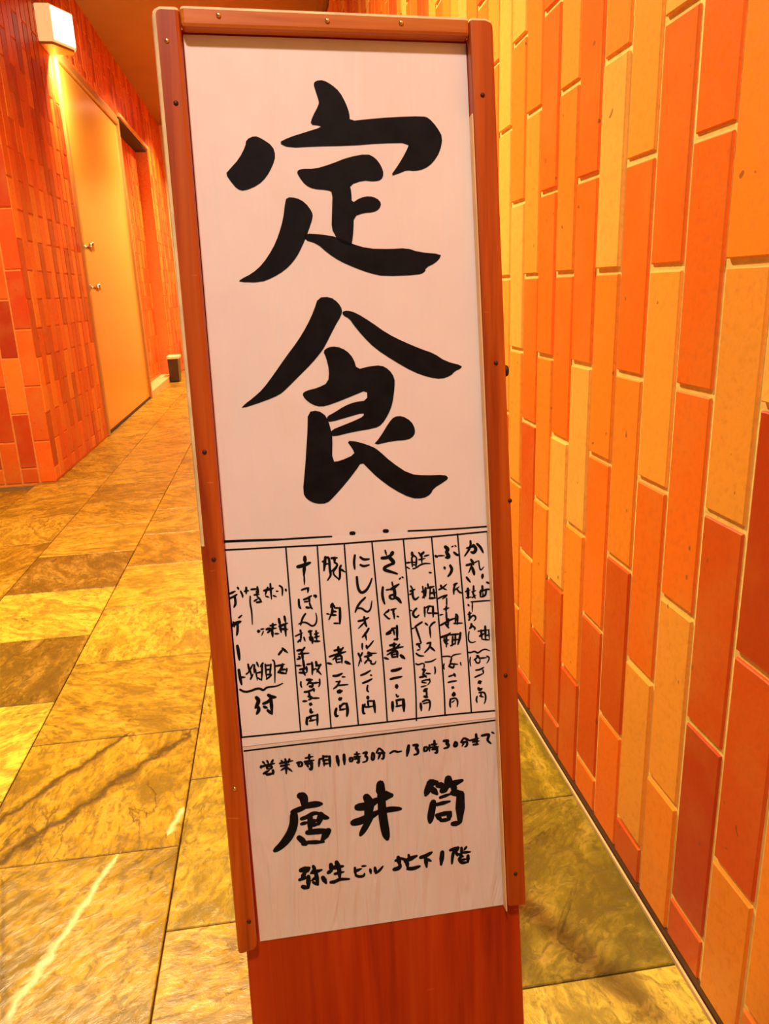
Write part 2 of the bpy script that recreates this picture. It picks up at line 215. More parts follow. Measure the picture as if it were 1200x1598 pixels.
def add_cyl(bm, p0, p1, r0, r1=None, n=16):
    r1 = r0 if r1 is None else r1
    a = Vector(p1) - Vector(p0)
    q = Vector((0, 0, 1)).rotation_difference(a.normalized())
    rings = []
    for p, r in ((p0, r0), (p1, r1)):
        rings.append([bm.verts.new(Vector(p) + q @ Vector((r * math.cos(t), r * math.sin(t), 0)))
                      for t in [2 * math.pi * i / n for i in range(n)]])
    for i in range(n):
        j = (i + 1) % n
        bm.faces.new((rings[0][i], rings[0][j], rings[1][j], rings[1][i]))
    bm.faces.new(rings[0][::-1]); bm.faces.new(rings[1])


def lathe(bm, prof, n=20, m=Matrix()):
    rows = []
    for r, z in prof:
        rows.append([bm.verts.new(m @ Vector((r * math.cos(2 * math.pi * i / n), r * math.sin(2 * math.pi * i / n), z))) for i in range(n)])
    for a, b in zip(rows, rows[1:]):
        for i in range(n):
            j = (i + 1) % n
            bm.faces.new((a[i], a[j], b[j], b[i]))
    bm.faces.new(rows[0][::-1]); bm.faces.new(rows[-1])


# ---------------------------------------------------------------- materials
class NT:
    def __init__(self, name):
        self.m = bpy.data.materials.new(name)
        self.m.use_nodes = True
        self.t = self.m.node_tree
        self.b = self.t.nodes['Principled BSDF']

    def n(self, kind, **kw):
        nd = self.t.nodes.new(kind)
        for k, v in kw.items():
            if k in nd.inputs: nd.inputs[k].default_value = v
            else: setattr(nd, k, v)
        return nd

    def l(self, a, b): self.t.links.new(a, b)

    def noise(self, vec, scale, detail=4, rough=0.55, dist=0.0):
        nd = self.n('ShaderNodeTexNoise')
        nd.inputs['Scale'].default_value = scale
        nd.inputs['Detail'].default_value = detail
        nd.inputs['Roughness'].default_value = rough
        nd.inputs['Distortion'].default_value = dist
        if vec is not None: self.l(vec, nd.inputs['Vector'])
        return nd.outputs['Fac']

    def mapping(self, vec, scale=(1, 1, 1), rot=(0, 0, 0), loc=(0, 0, 0)):
        nd = self.n('ShaderNodeMapping')
        nd.inputs['Scale'].default_value = scale
        nd.inputs['Rotation'].default_value = rot
        nd.inputs['Location'].default_value = loc
        self.l(vec, nd.inputs['Vector'])
        return nd.outputs['Vector']

    def ramp(self, fac, stops):
        nd = self.n('ShaderNodeValToRGB')
        e = nd.color_ramp.elements
        while len(e) < len(stops): e.new(0.5)
        for el, (p, c) in zip(e, stops):
            el.position = p
            el.color = (c[0], c[1], c[2], 1) if not isinstance(c, (int, float)) else (c, c, c, 1)
        self.l(fac, nd.inputs['Fac'])
        return nd.outputs['Color']

    def mix(self, a, b, fac, mode='MIX'):
        nd = self.n('ShaderNodeMix', data_type='RGBA', blend_type=mode)
        for s, v in ((6, a), (7, b), (0, fac)):
            if isinstance(v, (int, float)): nd.inputs[s].default_value = v
            elif isinstance(v, (tuple, list)): nd.inputs[s].default_value = (*v[:3], 1)
            else: self.l(v, nd.inputs[s])
        return nd.outputs[2]

    def math(self, op, a, b=0.0, c=None):
        nd = self.n('ShaderNodeMath', operation=op)
        for i, v in enumerate((a, b) if c is None else (a, b, c)):
            if isinstance(v, (int, float)): nd.inputs[i].default_value = v
            else: self.l(v, nd.inputs[i])
        return nd.outputs[0]

    def bump(self, h, strength=0.2, dist=0.01):
        nd = self.n('ShaderNodeBump')
        nd.inputs['Strength'].default_value = strength
        nd.inputs['Distance'].default_value = dist
        self.l(h, nd.inputs['Height'])
        self.l(nd.outputs['Normal'], self.b.inputs['Normal'])

    def set(self, color=None, rough=None, metal=None, spec=None, coat=None, coat_rough=None):
        for k, v in (('Base Color', color), ('Roughness', rough), ('Metallic', metal), ('Specular IOR Level', spec),
                     ('Coat Weight', coat), ('Coat Roughness', coat_rough)):
            if v is None: continue
            if isinstance(v, (int, float)): self.b.inputs[k].default_value = v
            elif isinstance(v, (tuple, list)): self.b.inputs[k].default_value = (*v[:3], 1)
            else: self.l(v, self.b.inputs[k])
        return self.m


def obj_vec(t): return t.n('ShaderNodeTexCoord').outputs['Object']
def world_vec(t): return t.n('ShaderNodeNewGeometry').outputs['Position']


def mat_plain(name, color, rough=0.5, metal=0.0, spec=0.5, var=0.12, scale=30, bump=0.05):
    t = NT(name)
    v = obj_vec(t)
    f = t.noise(v, scale)
    dark = tuple(c * (1 - var) for c in color)
    lite = tuple(min(1, c * (1 + var)) for c in color)
    t.set(t.ramp(f, [(0.3, dark), (0.7, lite)]), rough, metal, spec)
    if bump: t.bump(t.noise(v, scale * 3), bump, 0.002)
    return t.m


def mat_brick(name, joined):
    t = NT(name)
    if joined:
        base = t.n('ShaderNodeAttribute', attribute_name='tone').outputs['Color']
    else:
        base = t.n('ShaderNodeObjectInfo').outputs['Color']
    p = world_vec(t)
    big = t.noise(p, 9, 3)
    fine = t.noise(p, 120, 4, 0.6)
    c = t.mix(base, t.mix(base, (0.62, 0.30, 0.05), 0.55), t.ramp(big, [(0.45, 0), (0.8, 0.55)]))
    c = t.mix(c, t.mix(c, (0.35, 0.06, 0.01), 0.5), t.ramp(fine, [(0.25, 0.5), (0.5, 0)]))
    spots = t.noise(p, 85, 0)
    c = t.mix(c, (0.16, 0.06, 0.02), t.ramp(spots, [(0.845, 0), (0.87, 0.7)]))
    t.set(c, t.ramp(fine, [(0.3, 0.46), (0.7, 0.34)]), 0, 0.5)
    t.bump(t.mix(fine, big, 0.35), 0.18, 0.003)
    return t.m


def mat_wood(name, dark, mid, lite, axis=2, rough=0.40, coat=0.12):
    t = NT(name)
    v = obj_vec(t)
    s = [55.0, 55.0, 55.0]
    s[axis] = 2.6
    g = t.noise(t.mapping(v, s), 1.0, 6, 0.6, 0.4)
    s2 = [9.0, 9.0, 9.0]
    s2[axis] = 1.3
    b = t.noise(t.mapping(v, s2), 1.0, 3, 0.5, 0.8)
    c = t.ramp(g, [(0.28, dark), (0.52, mid), (0.78, lite)])
    c = t.mix(c, dark, t.ramp(b, [(0.42, 0.0), (0.72, 0.55)]))
    scr = t.noise(t.mapping(v, (30, 30, 160)), 1.0, 2)
    c = t.mix(c, tuple(min(1, k * 1.7 + 0.02) for k in lite), t.ramp(scr, [(0.74, 0), (0.80, 0.45)]))
    t.set(c, rough, 0, 0.28, coat, 0.2)
    t.bump(g, 0.12, 0.002)
    return t.m


def mat_paper(name, color, fold=0.0):
    t = NT(name)
    v = obj_vec(t)
    f = t.noise(v, 14, 3)
    c = t.ramp(f, [(0.3, tuple(k * 0.94 for k in color)), (0.7, color)])
    stain = t.noise(t.mapping(v, (7, 7, 5), loc=(3.1, 0, 1.7)), 1.0, 4, 0.6)
    c = t.mix(c, tuple(k * q for k, q in zip(color, (0.95, 0.84, 0.72))), t.ramp(stain, [(0.56, 0), (0.74, 0.55)]))
    t.set(c, 0.42, 0, 0.45, 0.35, 0.16)
    wave = t.noise(t.mapping(v, (26, 26, 2.4), rot=(0, 0.12, 0)), 1.0, 3, 0.5, 0.6)
    crease = t.noise(t.mapping(v, (55, 55, 7), rot=(0, 0.42, 0)), 1.0, 2, 0.45, 1.4)
    h = t.math('ADD', t.math('MULTIPLY', wave, 0.6), t.math('MULTIPLY', crease, fold))
    t.bump(h, 0.6, 0.006)
    return t.m


def mat_stone():
    t = NT('floor_stone')
    oi = t.n('ShaderNodeObjectInfo')
    p = world_vec(t)
    off = t.n('ShaderNodeVectorMath', operation='SCALE')
    t.l(oi.outputs['Random'], off.inputs['Scale'])
    off.inputs[0].default_value = (37.0, 91.0, 53.0)
    add = t.n('ShaderNodeVectorMath', operation='ADD')
    t.l(p, add.inputs[0]); t.l(off.outputs[0], add.inputs[1])
    q = add.outputs[0]
    rot = t.n('ShaderNodeVectorRotate', rotation_type='Z_AXIS')
    t.l(q, rot.inputs['Vector'])
    t.l(t.math('MULTIPLY', oi.outputs['Random'], 25.0), rot.inputs['Angle'])
    q = rot.outputs[0]
    base = oi.outputs['Color']
    cloud = t.noise(t.mapping(q, (1, 1.9, 1)), 8.0, 8, 0.68, 0.9)
    fine = t.noise(t.mapping(q, (1, 1.7, 1)), 42.0, 6, 0.72, 0.9)
    olive = t.mix(base, (0.085, 0.055, 0.006), 0.72)
    pale = t.mix(base, (0.80, 0.50, 0.10), 0.45)
    c = t.mix(base, olive, t.ramp(cloud, [(0.45, 0), (0.60, 0.85)]))
    c = t.mix(c, pale, t.ramp(cloud, [(0.32, 0.7), (0.48, 0)]))
    c = t.mix(c, olive, t.ramp(fine, [(0.46, 0), (0.62, 0.9)]))
    c = t.mix(c, pale, t.ramp(fine, [(0.26, 0.6), (0.42, 0)]))
    # fine branching veins
    warp = t.noise(q, 5.0, 4, 0.6)
    vv = t.math('ABSOLUTE', t.math('SUBTRACT', t.noise(t.mapping(q, (1, 3.2, 1)), 3.3, 5, 0.6, 1.2), 0.5))
    c = t.mix(c, (0.06, 0.035, 0.006), t.math('MULTIPLY', t.ramp(vv, [(0.0, 0.9), (0.022, 0)]), t.ramp(warp, [(0.45, 0), (0.6, 0.8)])))
    # bold stone veins beside the sign, plus a painted sheen streak: segment, half width, colour, strength
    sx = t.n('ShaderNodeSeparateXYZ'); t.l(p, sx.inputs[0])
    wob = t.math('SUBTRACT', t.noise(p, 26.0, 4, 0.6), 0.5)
    for (ax, ay, bx, by, hw, col, amt) in VEINS_AND_SHEEN:
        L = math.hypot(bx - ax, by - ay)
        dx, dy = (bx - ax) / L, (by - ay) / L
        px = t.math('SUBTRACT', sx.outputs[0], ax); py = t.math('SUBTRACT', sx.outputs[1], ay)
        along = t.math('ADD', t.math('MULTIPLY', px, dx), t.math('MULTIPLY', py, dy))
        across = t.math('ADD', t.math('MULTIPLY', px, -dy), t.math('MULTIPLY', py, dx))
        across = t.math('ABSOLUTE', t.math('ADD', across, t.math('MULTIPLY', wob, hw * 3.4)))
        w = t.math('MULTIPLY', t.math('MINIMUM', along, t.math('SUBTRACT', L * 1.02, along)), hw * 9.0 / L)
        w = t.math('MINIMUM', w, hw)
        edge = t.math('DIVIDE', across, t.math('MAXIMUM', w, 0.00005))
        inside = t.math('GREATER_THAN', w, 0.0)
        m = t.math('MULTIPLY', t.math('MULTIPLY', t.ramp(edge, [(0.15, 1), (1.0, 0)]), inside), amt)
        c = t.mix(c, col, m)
    t.set(c, t.ramp(fine, [(0.3, 0.16), (0.7, 0.40)]), 0, 0.4)
    t.bump(t.mix(fine, cloud, 0.35), 0.30, 0.006)
    return t.m


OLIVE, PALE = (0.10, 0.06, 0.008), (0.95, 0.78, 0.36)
VEINS_AND_SHEEN = [(-0.54, 1.05, -0.33, 1.33, 0.011, OLIVE, 0.95),
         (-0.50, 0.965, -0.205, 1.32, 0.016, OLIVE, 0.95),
         (-0.39, 0.66, -0.29, 0.995, 0.0075, PALE, 0.75),  # pale streak: a gloss reflection painted into the stone colour
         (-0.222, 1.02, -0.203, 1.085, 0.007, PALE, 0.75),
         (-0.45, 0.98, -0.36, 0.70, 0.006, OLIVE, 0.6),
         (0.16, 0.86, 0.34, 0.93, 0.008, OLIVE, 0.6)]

M_BRICK = mat_brick('glazed_brick', False)
M_BRICK_FAR = mat_brick('glazed_brick_far', True)
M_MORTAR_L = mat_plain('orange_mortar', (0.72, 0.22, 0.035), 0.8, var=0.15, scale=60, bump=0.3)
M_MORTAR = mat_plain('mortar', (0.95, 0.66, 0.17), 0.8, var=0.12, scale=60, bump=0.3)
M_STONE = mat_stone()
M_JOINT = mat_plain('floor_joint', (0.16, 0.09, 0.02), 0.8)
M_CEIL = mat_plain('ceiling_paint', (0.36, 0.15, 0.020), 0.75, var=0.06, scale=4)
M_DARK = mat_plain('dark_gap', (0.035, 0.010, 0.004), 0.8)
M_FOOT_STRIP = mat_plain('dark_foot_strip', (0.09, 0.030, 0.008), 0.6)
M_PLASTER = mat_plain('end_plaster', (0.75, 0.50, 0.18), 0.7, var=0.06, scale=5)
M_RAIL = mat_wood('varnished_rail', (0.25, 0.024, 0.001), (0.52, 0.090, 0.005), (0.68, 0.180, 0.018), 2)
M_RAIL_TOP = mat_wood('varnished_top_rail', (0.30, 0.045, 0.003), (0.58, 0.150, 0.014), (0.74, 0.250, 0.036), 0)
M_BOARD = mat_wood('varnished_board', (0.27, 0.013, 0.001), (0.48, 0.034, 0.002), (0.58, 0.065, 0.004), 2)
M_WORN = mat_plain('worn_wood_edge', (0.86, 0.60, 0.30), 0.55, var=0.2, scale=40, bump=0.15)
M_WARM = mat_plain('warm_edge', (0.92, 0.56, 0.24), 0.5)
M_TITLE = mat_paper('washi_title', (0.90, 0.78, 0.74), 0.15)
M_MENU = mat_paper('washi_menu', (0.93, 0.82, 0.78), 0.25)
M_ADDR = mat_paper('washi_address', (0.80, 0.68, 0.62), 1.3)
M_INK = mat_plain('black_ink', (0.006, 0.005, 0.006), 0.6, spec=0.12, var=0.5, scale=50, bump=0.0)
M_BRASS = mat_plain('brass', (0.80, 0.55, 0.22), 0.28, 1.0, bump=0.0)
M_RUST = mat_plain('rusty_nail', (0.05, 0.014, 0.008), 0.5, 0.3)
M_STEEL = mat_plain('painted_steel_door', (0.80, 0.43, 0.07), 0.26, 0.3, var=0.04, scale=3, bump=0.0)
M_FRAME = mat_plain('door_frame_paint', (0.50, 0.24, 0.06), 0.35, 0.2, var=0.08, scale=8)
M_CHROME = mat_plain('chrome', (0.82, 0.76, 0.66), 0.18, 1.0, bump=0.0)
M_SILL = mat_plain('pale_sill', (0.80, 0.50, 0.20), 0.5, var=0.1)
M_BINDARK = mat_plain('dark_metal_bin', (0.06, 0.035, 0.015), 0.35, 0.4)
M_CREAM = mat_plain('cream_plastic', (0.85, 0.70, 0.42), 0.4, bump=0.0)
M_TRIM = mat_plain('lamp_trim', (0.55, 0.30, 0.08), 0.4, 0.3)


def mat_glow(name, color, strength):
    t = NT(name)
    t.set((0.9, 0.85, 0.7), 0.4)
    t.b.inputs['Emission Color'].default_value = (*color, 1)
    t.b.inputs['Emission Strength'].default_value = strength
    return t.m


# ---------------------------------------------------------------- floor and ceiling
FLOOR_Y0, FLOOR_Y1 = -0.35, 9.0
floor = box('floor', (-2.8, 0.60, -2.0, 9.3, -0.20, -0.010), None, M_JOINT)
props(floor, kind='structure')
TX, TY = 0.308, 0.3255
bm = bmesh.new()
add_box(bm, -TX / 2 + .0011, TX / 2 - .0011, -TY / 2 + .0011, TY / 2 - .0011, -0.010, 0)
bmesh.ops.recalc_face_normals(bm, faces=bm.faces[:])
bmesh.ops.bevel(bm, geom=[e for e in bm.edges if all(v.co.z > -1e-6 for v in e.verts)], offset=.0012, segments=1, affect='EDGES')
tile_me = bpy.data.meshes.new('tile')
bm.to_mesh(tile_me); bm.free()
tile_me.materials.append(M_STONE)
TONES = [(0.60, 0.335, 0.016), (0.68, 0.40, 0.025), (0.48, 0.255, 0.012), (0.58, 0.35, 0.016), (0.70, 0.40, 0.028)]
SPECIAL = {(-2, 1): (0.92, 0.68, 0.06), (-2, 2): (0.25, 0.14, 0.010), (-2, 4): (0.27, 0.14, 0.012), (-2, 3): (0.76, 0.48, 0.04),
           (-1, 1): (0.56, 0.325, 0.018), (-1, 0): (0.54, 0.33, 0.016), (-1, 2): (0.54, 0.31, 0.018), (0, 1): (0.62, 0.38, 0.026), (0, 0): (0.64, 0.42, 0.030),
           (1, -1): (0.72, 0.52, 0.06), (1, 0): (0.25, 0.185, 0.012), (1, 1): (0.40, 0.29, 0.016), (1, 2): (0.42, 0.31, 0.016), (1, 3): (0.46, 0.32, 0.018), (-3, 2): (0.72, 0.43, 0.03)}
for ci in range(-8, 2):
    cx = -0.200 + TX * (ci + .5)
    for ri in range(-3, 27):
        half = 0.5 if ci % 2 == 0 else 0.0
        y0 = 0.995 + TY * (ri - 1 + half)          # near edge of tile
        cy = y0 + TY / 2
        if cy < FLOOR_Y0 or cy > 8.9: continue
        if cx < -1.2 and cy > 3.50: continue
        if cx < -1.03 and cy > 3.9: continue
        o = link('tile', tile_me, floor)
        o.location = (cx, cy, rnd.uniform(-0.0003, 0.0002))
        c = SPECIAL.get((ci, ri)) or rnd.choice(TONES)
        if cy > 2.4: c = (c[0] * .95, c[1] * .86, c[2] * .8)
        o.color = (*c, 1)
        if ci == 1:
            o.scale.x = (0.4270 - 0.1080) / TX
            o.location.x = (0.4270 + 0.1080) / 2

ceiling = box('ceiling', (-2.8, 0.75, -2.0, 9.3, CEIL, CEIL + 0.15), None, M_CEIL)
props(ceiling, kind='structure')

# ---------------------------------------------------------------- brick walls
BP, BL, GAP = 0.0753, 0.2464, 0.0084             # column pitch, brick pitch, joint
BZ = {0: 0.072 - BL, 1: 0.193 - BL}              # first joint below the floor, even / odd columns


def brick_geo(bm, c, ax, nx, w, hgt, depth=0.0038, ch=0.0012):
    """One chamfered brick: c centre on the mortar face, ax along the wall, nx out of the wall."""
    c, ax, nx, up = Vector(c), Vector(ax), Vector(nx), Vector((0, 0, 1))
    rows = []
    for d, ins in ((-0.004, 0), (depth - ch, 0), (depth, ch)):
        a, b = w / 2 - ins, hgt / 2 - ins
        rows.append([bm.verts.new(c + nx * d + ax * (a * s) + up * (b * t)) for s, t in ((-1, -1), (1, -1), (1, 1), (-1, 1))])
    fs = [bm.faces.new(rows[2])]
    for p, q in zip(rows, rows[1:]):
        for i in range(4):
            j = (i + 1) % 4
            fs.append(bm.faces.new((p[i], p[j], q[j], q[i])))
    fs.append(bm.faces.new(rows[0][::-1]))
    return fs


Y_, L_, O_, R_, D_, K_ = ((0.95, 0.50, 0.080), (0.92, 0.36, 0.035), (0.90, 0.26, 0.014), (0.88, 0.165, 0.006), (0.66, 0.075, 0.003), (0.48, 0.036, 0.002))
PAL_RIGHT = [Y_, L_, L_, O_, O_, O_, R_, R_, R_, D_]
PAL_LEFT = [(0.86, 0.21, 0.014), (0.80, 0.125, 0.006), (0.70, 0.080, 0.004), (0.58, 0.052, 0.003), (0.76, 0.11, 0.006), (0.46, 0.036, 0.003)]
brick_cache = {}


def brick_mesh(ax, nx, hgt):
    key = (tuple(ax), tuple(nx), round(hgt, 3))
    if key not in brick_cache:
        bm = bmesh.new()
        brick_geo(bm, (0, 0, 0), ax, nx, BP - GAP, hgt)
        bmesh.ops.recalc_face_normals(bm, faces=bm.faces[:])
        me = bpy.data.meshes.new('brick')
        bm.to_mesh(me); bm.free()
        me.materials.append(M_BRICK)
        brick_cache[key] = me
    return brick_cache[key]


def rows_for(par, zlo, zhi):
    k = 0
    while True:
        z0 = BZ[par] + BL * k + GAP / 2
        z1 = BZ[par] + BL * (k + 1) - GAP / 2
        a, b = max(z0, zlo), min(z1, zhi)
        if a >= zhi: return
        if b - a > 0.012: yield k, a, b
        k += 1


def lay(wall, cols, axis, nx, plane, zlo, zhi, pal, pick=None):
    """cols: (parity, centre, index); axis 0/1 = wall runs along x/y; individual bricks as children."""
    ax = (1, 0, 0) if axis == 0 else (0, 1, 0)
    n = 0
    for par, cc, idx in cols:
        for k, a, b in rows_for(par, zlo, zhi):
            col = (pick and pick(idx, k)) or rnd.choice(pal)
            o = link('brick', brick_mesh(ax, nx, b - a), wall)
            loc = [0, 0, (a + b) / 2]
            loc[axis] = cc + rnd.uniform(-.0006, .0006)
            loc[1 - axis] = plane
            o.location = Vector(loc) + Vector(nx) * rnd.uniform(-0.0012, 0.0010)
            o.rotation_euler = (0, 0, rnd.uniform(-0.006, 0.006))
            s = rnd.uniform(0.90, 1.06)
            o.color = (col[0] * s, col[1] * s, col[2] * s, 1)
            n += 1
    return n


def lay_joined(wall, cols, axis, nx, plane, spans, pal):
    ax = (1, 0, 0) if axis == 0 else (0, 1, 0)
    bm = bmesh.new()
    lay_ = bm.loops.layers.float_color.new('tone')
    for par, cc, idx in cols:
        for zlo, zhi in spans(cc):
            for k, a, b in rows_for(par, zlo, zhi):
                col = rnd.choice(pal)
                s = rnd.uniform(0.9, 1.06)
                loc = [0, 0, (a + b) / 2]
                loc[axis] = cc
                loc[1 - axis] = plane
                loc = Vector(loc) + Vector(nx) * rnd.uniform(-0.0012, 0.0010)
                for f in brick_geo(bm, loc, ax, nx, BP - GAP, b - a):
                    for lp in f.loops: lp[lay_] = (col[0] * s, col[1] * s, col[2] * s, 1)
    o = from_bm('distant_bricks', bm, wall, M_BRICK_FAR)
    props(o, kind='stuff')
    return o


# right wall: brick faces at x = 0.430
XR = 0.430
MR = XR + 0.0042
RTOP = 2.30
wall_right = box('wall_right', (MR, MR + 0.20, -0.6, 9.3, -0.02, RTOP), None, M_MORTAR)
props(wall_right, kind='structure')
# colour of single bricks read off the photograph: column index -> {row from the floor: tone}
TABLE = {-1: {4: Y_, 3: Y_, 2: K_, 1: D_, 0: O_},
         0: {5: O_, 4: O_, 3: L_, 2: D_, 1: K_, 0: D_},
         1: {5: R_, 4: R_, 3: R_, 2: R_, 1: L_, 0: O_},
         2: {5: Y_, 4: R_, 3: L_, 2: R_, 1: L_, 0: D_},
         3: {5: O_, 4: L_, 3: R_, 2: O_, 1: D_, 0: R_},
         4: {5: O_, 4: Y_, 3: O_, 2: R_, 1: D_, 0: R_},
         5: {5: O_, 4: R_, 3: R_, 2: Y_, 1: O_, 0: D_},
         6: {5: L_, 4: O_, 3: R_, 2: Y_, 1: D_, 0: D_},
         7: {5: R_, 4: R_, 3: R_, 2: O_, 1: O_, 0: D_},
         8: {6: L_, 5: O_, 4: L_, 3: R_, 2: D_, 1: O_},
         9: {6: Y_, 5: Y_, 4: O_, 3: Y_, 2: L_, 1: O_},
         10: {6: Y_, 5: Y_, 4: Y_, 3: L_, 2: O_},
         11: {6: Y_, 5: L_, 4: O_, 3: L_, 2: L_}}
cols = []
for i in range(-8, 13):
    cols.append((i % 2, XR * 1.4634 + BP * (i + .5), i))
props(box('added_foot_strip_right', (XR + 0.0020, MR + .02, -0.6, 9.3, -0.012, 0.0145), None, M_FOOT_STRIP), kind='structure')  # added dark strip standing in for grime and shade along the brick foot
props(box('trim_6', (0.4275, 0.4305, -0.6, 9.3, -0.0105, 0.0012), None, M_SILL), kind='structure')
lay(wall_right, cols, 1, (-1, 0, 0), MR, 0.015, RTOP - 0.004, PAL_RIGHT, lambda i, k: TABLE.get(i, {}).get(k))
cols = [(i % 2, XR * 1.4634 + BP * (i + .5), i) for i in range(13, 110)]
lay_joined(wall_right, cols, 1, (-1, 0, 0), MR, lambda c: [(0.015, RTOP - 0.004)], PAL_RIGHT)
trim = box('trim_1', (XR + 0.03, XR + 0.22, -0.6, 9.3, RTOP, 2.42), None, M_DARK)
props(trim, kind='structure')
trim = box('trim_2', (XR + 0.005, XR + 0.22, -0.6, 9.3, 2.42, CEIL), None, M_CEIL)
props(trim, kind='structure')

# left wall: brick faces at x = -1.038, starts at the corner y = 3.56
XL = -1.0376
ML = XL - 0.0042
YC = 3.56
DOOR0, DOOR1, DOORZ = 4.725, 6.47, 2.09
NI0, NI1, NIZ, NID = 6.54, 7.93, 2.12, 0.11
bm = bmesh.new()
for b in ((YC + .0042, DOOR0, 0, CEIL), (DOOR0, DOOR1 + .03, DOORZ, CEIL), (DOOR1 + .03, NI1, NIZ, CEIL), (NI1, 9.3, 0, CEIL)):
    add_box(bm, ML - 0.25, ML, b[0], b[1], b[2] - (0.02 if b[2] == 0 else 0), b[3])
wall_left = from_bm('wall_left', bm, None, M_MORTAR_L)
props(wall_left, kind='structure')
n0 = int((DOOR0 - YC) / BP)
cols = [(i % 2, YC + BP * (i + .5), i) for i in range(n0)]
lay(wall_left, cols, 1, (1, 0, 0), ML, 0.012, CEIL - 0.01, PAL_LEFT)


def left_spans(c):
    if DOOR0 - .03 < c < DOOR1 + .05: return [(DOORZ + .03, CEIL - .01)]
    if c < NI1 + .03: return [(NIZ + .03, CEIL - .01)]
    return [(0.004, CEIL - .01)]


cols = [(i % 2, YC + BP * (i + .5), i) for i in range(n0, 75)]
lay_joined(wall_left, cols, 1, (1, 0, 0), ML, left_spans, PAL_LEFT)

# the face of the left wall that looks down the lobby
wall_front = box('wall_front', (-2.8, ML - 0.25, YC + .0042, YC + .26, -0.02, CEIL), None, M_MORTAR_L)
wall_front.name = 'wall_front'
props(wall_front, kind='structure')
cols = [((i + 1) % 2, XL - BP * (i + .5), i) for i in range(6)]
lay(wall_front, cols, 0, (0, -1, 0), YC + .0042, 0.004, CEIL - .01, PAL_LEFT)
cols = [((i + 1) % 2, XL - BP * (i + .5), i) for i in range(6, 22)]
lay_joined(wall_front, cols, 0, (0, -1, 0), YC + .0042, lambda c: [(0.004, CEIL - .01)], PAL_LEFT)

# recess beyond the door
bm = bmesh.new()
add_box(bm, XL - NID - 0.15, XL - NID, NI0, NI1, 0.0, NIZ)          # back
add_box(bm, XL - NID - 0.15, XL - 0.012, NI0 - 0.07, NI0, 0.0, NIZ)         # near reveal
wall_recess = from_bm('wall_recess', bm, None, M_MORTAR_L)
props(wall_recess, kind='structure')
cols = [(i % 2, NI0 + BP * (i + .5), i) for i in range(int((NI1 - NI0) / BP))]
lay_joined(wall_recess, cols, 1, (1, 0, 0), XL - NID - 0.0, lambda c: [(0.09, NIZ - .01)], PAL_LEFT[:3])
lint = box('trim_3', (XL - 0.25, XL + 0.012, NI0 - .01, NI1 + .01, NIZ, NIZ + 0.025), None, M_SILL)
props(lint, kind='structure')
soffit = box('trim_4', (XL - 0.25, XL - 0.004, NI0, NI1, NIZ - 0.02, NIZ - 0.0005), None, M_DARK)
props(soffit, kind='structure')
sill = box('trim_5', (XL - NID, XL + 0.004, DOOR1 + .0, NI1 + .3, -0.005, 0.055), None, M_SILL, 0.004)
props(sill, kind='structure')
wall_end = box('wall_end', (-2.8, 0.75, 9.1, 9.3, -0.02, CEIL), None, M_PLASTER)
props(wall_end, kind='structure')

# ---------------------------------------------------------------- steel door
door = empty('door_1', (XL, (DOOR0 + DOOR1) / 2, 0))
props(door, kind='structure')
dy = (DOOR0 + DOOR1) / 2
hw = (DOOR1 - DOOR0) / 2
leaf = box('door_leaf', (-0.055, -0.012, -hw + .045, hw - .012, 0.014, DOORZ - .045), door, M_STEEL, 0.003)
for nm, b in (('door_jamb', (-0.09, 0.006, -hw - .004, -hw + .042, 0.001, DOORZ + .004)), ('door_jamb', (-0.09, 0.006, hw - .010, hw + .029, 0.001, DOORZ + .004)),
              ('door_head', (-0.09, 0.006, -hw + .0421, hw - .0101, DOORZ - .042, DOORZ + .004))):
    box(nm, b, door, M_FRAME, 0.003)
box('door_threshold', (-0.09, -0.006, -hw + .043, hw - .011, 0.0005, 0.012), door, M_DARK)
my = Matrix.Rotation(math.pi / 2, 4, 'Y')
for z, yy, r, nm in ((1.09, 0.085, 0.030, 'door_knob'), (0.865, 0.110, 0.024, 'door_lock')):
    bm = bmesh.new()
    lathe(bm, [(r * .9, 0), (r * .9, .006), (r * .38, .008), (r * .38, .030), (r * .85, .036), (r, .048), (r * .9, .060), (r * .45, .066)], 20,
          Matrix.Translation((-0.012, -hw + yy, z)) @ my)
    from_bm(nm, bm, leaf, M_CHROME, True)

# ---------------------------------------------------------------- wall lamp over the door
lamp = empty('wall_lamp', (XL, 4.42, 2.02))
props(lamp, 'white box-shaped wall lamp glowing above the steel door on the left brick wall', 'lamp')
M_GLOW = mat_glow('lamp_glass', (1.0, 0.93, 0.74), 1.6)
PLAN = [(0.0005, 0.0), (0.070, 0.0), (0.145, 0.155), (0.128, 0.205), (0.0005, 0.215)]


def plan_prism(name, plan, z0, z1, mat, bev):
    bm = bmesh.new()
    lo_ = [bm.verts.new((x, y, z0)) for x, y in plan]
    hi_ = [bm.verts.new((x, y, z1)) for x, y in plan]
    bm.faces.new(lo_[::-1]); bm.faces.new(hi_)
    for i in range(len(plan)):
        j = (i + 1) % len(plan)
        bm.faces.new((lo_[i], lo_[j], hi_[j], hi_[i]))
    bmesh.ops.recalc_face_normals(bm, faces=bm.faces[:])
    bevel_all(bm, bev, 2)
    return from_bm(name, bm, lamp, mat)


